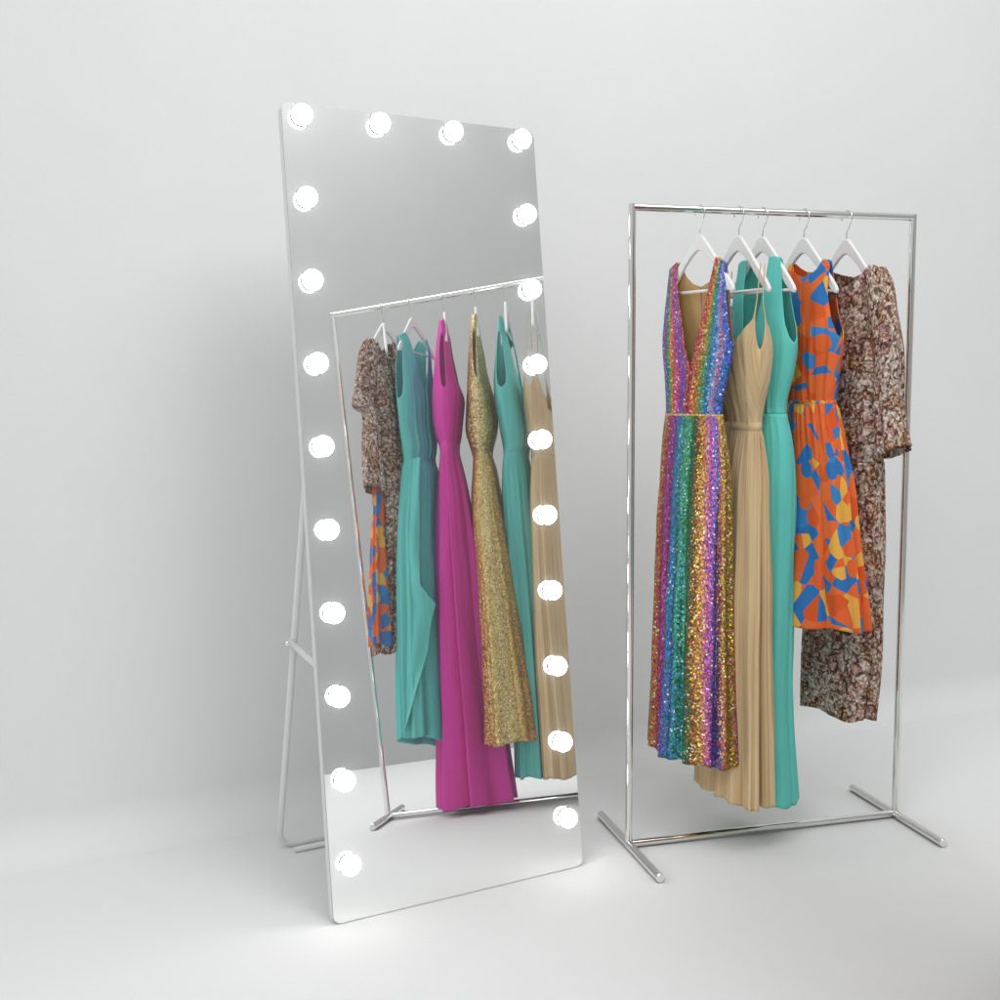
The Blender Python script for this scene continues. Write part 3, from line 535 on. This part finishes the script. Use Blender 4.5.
ST = {
 'rainbow': dict(waist=6, folds=8, amp=.020, front_in=[(0, 0), (.31, 0), (1, .66)], back_in=[(0, 0), (.84, 0), (.846, .22), (.90, .46), (1, .66)],
    out=[(0, 1), (.455, 1), (.49, .96), (.6, .93), (.8, .92), (1, .97)], gather=.0015, belt=(.007, .0015, M['gold'])),
 'tan': dict(waist=6, folds=9, amp=.022, front_in=[(0, 0), (.25, 0), (.64, .90), (.68, .915), (1, .90)], back_in=[(0, 0), (.42, 0), (.62, .90), (.68, .915), (1, .90)],
    out=[(0, 1), (.46, 1), (.52, .985), (.64, .945), (.68, .935), (1, .92)], gather=.006, drape=.008, belt=(.026, .005, M['tan'])),
 'teal': dict(waist=6, folds=3, amp=.012, ngather=12, front_in=[(0, 0), (.22, 0), (1, .50)], back_in=[(0, 0), (.80, 0), (1, .5)],
    out=[(0, 1), (.46, 1), (.50, .95), (.58, .90), (.8, .86), (1, .92)], gather=.002),
 'orange': dict(waist=6, folds=6, amp=.020, front_in=[(0, 0), (.90, 0), (.906, .28), (.94, .50), (1, .66)], back_in=[(0, 0), (.93, 0), (.936, .28), (.965, .50), (1, .66)],
    out=[(0, 1), (.46, 1), (.49, .95), (.58, .90), (.8, .87), (1, .93)], gather=.0045, belt=(.012, .002, M['orange'])),
 'brown': dict(waist=5, folds=5, amp=.012, front_in=[(0, 0), (.885, 0), (.891, .24), (.935, .47), (1, .60)], back_in=[(0, 0), (.94, 0), (.95, .2), (.97, .45), (1, .60)],
    out=[(0, 1), (1, 1)], gather=.003, drape=.006, slope=.42),
 'brown2': dict(sleeve_off=.075, waist=3, folds=5, amp=.010, front_in=[(0, 0), (.80, 0), (.84, .25), (.9, .42), (1, .55)], back_in=[(0, 0), (.9, 0), (.92, .2), (.96, .4), (1, .55)],
    out=[(0, 1), (1, 1)], gather=.003, drape=.006, slope=.35),
 'orange2': dict(waist=4, folds=6, amp=.012, front_in=[(0, 0), (.88, 0), (.92, .4), (1, .6)], back_in=[(0, 0), (.92, 0), (.95, .4), (1, .6)],
    out=[(0, 1), (.45, 1), (.5, .95), (1, .93)], gather=.003),
 'teal2': dict(dip=.035, waist=6, folds=7, amp=.022, front_in=[(0, 0), (.55, 0), (1, .72)], back_in=[(0, 0), (.80, 0), (1, .72)],
    out=[(0, 1), (.47, 1), (.50, .95), (.6, .91), (.8, .92), (1, .98)], gather=.003, belt=(.012, .002, M['tealm'])),
 'magenta2': dict(waist=6, folds=7, amp=.034, kind='knife', front_in=[(0, 0), (.5, 0), (1, .55)], back_in=[(0, 0), (.8, 0), (1, .55)],
    out=[(0, 1), (.42, 1), (.45, .975), (.6, .955), (.85, .95), (.91, 1), (1, 1)], gather=.002, belt=(.014, .003, M['magenta'])),
 'gold2': dict(waist=7, folds=6, amp=.016, front_in=[(0, 0), (.5, 0), (1, .55)], back_in=[(0, 0), (.8, 0), (1, .55)],
    out=[(0, 1), (.52, 1), (.56, .98), (.7, .955), (.85, .95), (.91, 1), (1, 1)], gather=.002),
 'teal3': dict(waist=7, folds=7, amp=.018, front_in=[(0, 0), (.5, 0), (1, .5)], back_in=[(0, 0), (.8, 0), (1, .5)],
    out=[(0, 1), (.45, 1), (.48, .93), (.56, .89), (.85, .88), (.90, 1), (1, 1)], gather=.003, belt=(.010, .002, M['tealm'])),
 'tan2': dict(waist=7, folds=10, amp=.016, front_in=[(0, 0), (.3, 0), (.57, .80), (.60, .80), (1, .80)], back_in=[(0, 0), (.45, 0), (.57, .80), (1, .80)],
    out=[(0, 1), (.45, 1), (.57, .835), (.60, .82), (1, .82)], gather=.004),
}
LB = {
 'rainbow': ('sequin_dress', 'rainbow striped sequin dress with deep V neck, leftmost on the right rack', [M['rainbow_bodice'], M['rainbow_skirt'], M['tanl']]),
 'tan': ('pleated_dress', 'long tan pleated dress with thin straps just right of the rainbow sequin dress', [M['tan'], M['tan']]),
 'teal': ('sleeveless_dress', 'long plain teal dress between the tan dress and the orange print dress', [M['teal'], M['teal']]),
 'orange': ('printed_dress', 'knee length sleeveless dress in orange, blue and yellow cut-out shapes beside the teal dress', [M['orange'], M['orange']]),
 'brown': ('sleeved_dress', 'brown and cream pebble print dress with sleeves, rightmost on the right rack', [M['brown'], M['brown']]),
 'brown2': ('sleeved_dress', 'brown pebble print dress leftmost in the mirror, its sleeve in two tiers', [M['brown'], M['brown']]),
 'orange2': ('printed_dress', 'narrow strip of orange print dress seen in the mirror under the brown sleeve', [M['orange'], M['orange']]),
 'teal2': ('wrap_dress', 'teal V neck wrap dress left of the magenta dress in the mirror', [M['tealm'], M['tealm']]),
 'magenta2': ('pleated_gown', 'magenta sleeveless gown with knife pleats reaching almost to the floor', [M['magenta'], M['magenta']]),
 'gold2': ('sequin_gown', 'gold glitter sequin dress seen from the side in the mirror', [M['gold'], M['tanl']]),
 'teal3': ('sleeveless_dress', 'teal dress seen from the side, right of the gold sequin dress in the mirror', [M['tealm'], M['tealm']]),
 'tan2': ('pleated_dress', 'tan pleated strappy dress at the right edge of the mirror behind its bulbs', [M['tan'], M['tan']]),
}
HL = {
 'rainbow': 'white hanger with wire hook holding the rainbow sequin dress', 'tan': 'white hanger with wire hook holding the tan dress on the right rack',
 'teal': 'white hanger with wire hook holding the teal dress on the right rack', 'orange': 'white hanger with wire hook holding the orange print dress on the right rack',
 'brown': 'white hanger nearest the right post, holding the brown print dress', 'brown2': 'white hanger leftmost in the mirror, holding the brown print dress',
 'orange2': 'white hanger of the orange print dress seen in the mirror', 'teal2': 'white hanger showing in the V neck of the teal wrap dress in the mirror',
 'magenta2': 'white hanger seen end on in the armhole of the magenta gown', 'gold2': 'white hanger seen end on inside the gold sequin dress',
 'teal3': 'white hanger seen end on in the armhole of the teal dress beside the gold one', 'tan2': 'white hanger of the tan dress at the right edge of the mirror',
}
DR = {}
for key in DRESS_DATA:
    nm, lb, ms_ = LB[key]; DR[key] = build_dress(key, nm, lb, ms_, ST[key])
    P = RACK_A if DRESS_DATA[key]['loc'][2] < 1.9 else RACK_B
    make_hanger('hanger', DRESS_DATA[key]['loc'], DRESS_DATA[key]['hrot'], P['r'], HL[key], 'white hangers on the racks')
# ------------------------------------------------------------------ mirror
mr = empty('lighted_mirror', MIR['loc'], MIR['yaw'], 'tall leaning mirror with round lit bulbs along its sides and top, on a white stand', 'mirror')
T = MIR['tilt']; W, H = MIR['W'], MIR['H']
ROT = Matrix.Rotation(-T, 4, 'X')      # leans back, away from the viewer
def rrect(w, h, r, n=8, inset=0):
    pts = []
    for cx, cz, a0 in ((w-r, r, -90), (w-r, h-r, 0), (r, h-r, 90), (r, r, 180)):
        for k in range(n+1):
            a = math.radians(a0+90*k/n); pts.append((cx+(r-inset)*cos(a), cz+(r-inset)*sin(a)))
    return pts
bm = bmesh.new(); prism(bm, rrect(W, H, .022), .0012, .022); bmesh.ops.recalc_face_normals(bm, faces=bm.faces); bm.transform(ROT)
o = obj('back_panel', bm, M['white'], mr); sharp(o)
bm = bmesh.new(); prism(bm, rrect(W, H, .022, inset=.0016), -.002, .001); bmesh.ops.recalc_face_normals(bm, faces=bm.faces); bm.transform(ROT)
o = obj('mirror_glass', bm, M['mirror'], mr, smooth=False)
def sphere(bm, c, r, u=24, v=14):
    bmesh.ops.create_uvsphere(bm, u_segments=u, v_segments=v, radius=r, matrix=Matrix.Translation(c))
br = .0255
for i in range(4):
    for j in range(10):
        if i in (1, 2) and j > 0: continue
        x = .0478+i*.204; z = H-.0330-j*.202
        bm = bmesh.new(); sphere(bm, Vector((x, -.0150, z)), br); bm.transform(ROT)
        bl = obj('light_bulb', bm, M['bulb'], mr)
        bm = bmesh.new(); tube(bm, [(x, -.0023, z), (x, -.0046, z)], .0262, 32, bev=.001); bm.transform(ROT)
        k = obj('bulb_socket', bm, M['socket'], bl); sharp(k)
# stand: a U of white tube hinged behind the glass, struts to the panel, a bar on the floor
r = .009; zt = 1.17; yt = zt*math.tan(T)+.032; yf = .50
bm = bmesh.new()
tube(bm, arc_path([(.03, yt, zt), (.02, yf, r), (W-.02, yf, r), (W-.03, yt, zt)], .05), r, 14)
o = obj('rear_leg', bm, M['white'], mr)
bm = bmesh.new(); tube(bm, [(.05, yf-.045, r), (W-.05, yf-.045, r)], r*.9, 12, bev=.002)
obj('floor_bar', bm, M['white'], mr)
for x in (.012, W-.012):
    za = .62; ya = lerp(yf, yt, za/zt)
    bm = bmesh.new(); tube(bm, [(x+.003, ya+.012, za+.004), (x+.003, .60*math.tan(T)+.03, .605)], .0085, 12, bev=.002)
    st_ = obj('strut', bm, M['white'], mr)
    bm = bmesh.new(); tube(bm, [(x-.012, ya, za), (x+.02, ya, za)], .008, 12, bev=.002); obj('knob', bm, M['chrome'], st_)
for x in (.03, W-.03):
    bm = bmesh.new(); tube(bm, [(x-.02, yt, zt), (x+.02, yt, zt)], .012, 12, bev=.002); obj('hinge', bm, M['white'], mr)
# ------------------------------------------------------------------ light
w = bpy.data.worlds.new('World'); sc.world = w; w.use_nodes = True
bg = w.node_tree.nodes['Background']; bg.inputs[0].default_value = (.965, .985, 1, 1); bg.inputs[1].default_value = .66
def area(name, loc, target, size, power, col=(1, 1, 1)):
    l = bpy.data.lights.new(name, 'AREA'); l.shape = 'RECTANGLE'; l.size = size[0]; l.size_y = size[1]; l.energy = power; l.color = col
    o = bpy.data.objects.new(name, l); o.location = loc
    o.rotation_euler = (Vector(target)-Vector(loc)).to_track_quat('-Z', 'Y').to_euler(); link(o)
    return o
area('key_or_fill_light', (2.5, .45, 5.15), (-.5, 3.3, 2.2), (2.6, 1.9), 72)
area('key_or_fill_light', (1.1, .3, 4.8), (1.3, 1.5, 0), (3.2, 3.0), 76)  # overhead fill, added to brighten the floor; no such lamp known
fill = area('key_or_fill_light', (-1.1, -.4, 4.1), (1.3, 2.0, .9), (1.4, 1.4), 9); fill.data.spread = math.radians(80)  # invented fill, added to lift the dresses reflected in the mirror
# ------------------------------------------------------------------ camera
cam = bpy.data.cameras.new('camera'); co = bpy.data.objects.new('camera', cam); link(co)
cam.sensor_fit = 'HORIZONTAL'; cam.sensor_width = 36; cam.lens = 36*1.1242; cam.clip_end = 100; cam.clip_start = .02
F = Vector((0, cos(.1010), -sin(.1010))); R0 = Vector((1, 0, 0)); U0 = R0.cross(F); ro = -.0056
R2 = R0*cos(ro)+U0*sin(ro); U2 = U0*cos(ro)-R0*sin(ro)
mw = Matrix((R2, U2, -F)).transposed().to_4x4(); mw.translation = (0, 0, 1.2835); co.matrix_world = mw
sc.camera = co
sc.render.engine = 'CYCLES'
sc.cycles.caustics_reflective = False; sc.cycles.caustics_refractive = False; sc.cycles.max_bounces = 10; sc.cycles.diffuse_bounces = 5; sc.cycles.glossy_bounces = 6
sc.view_settings.view_transform = 'Standard'; sc.view_settings.look = 'None'; sc.view_settings.exposure = -.06; sc.view_settings.gamma = 1
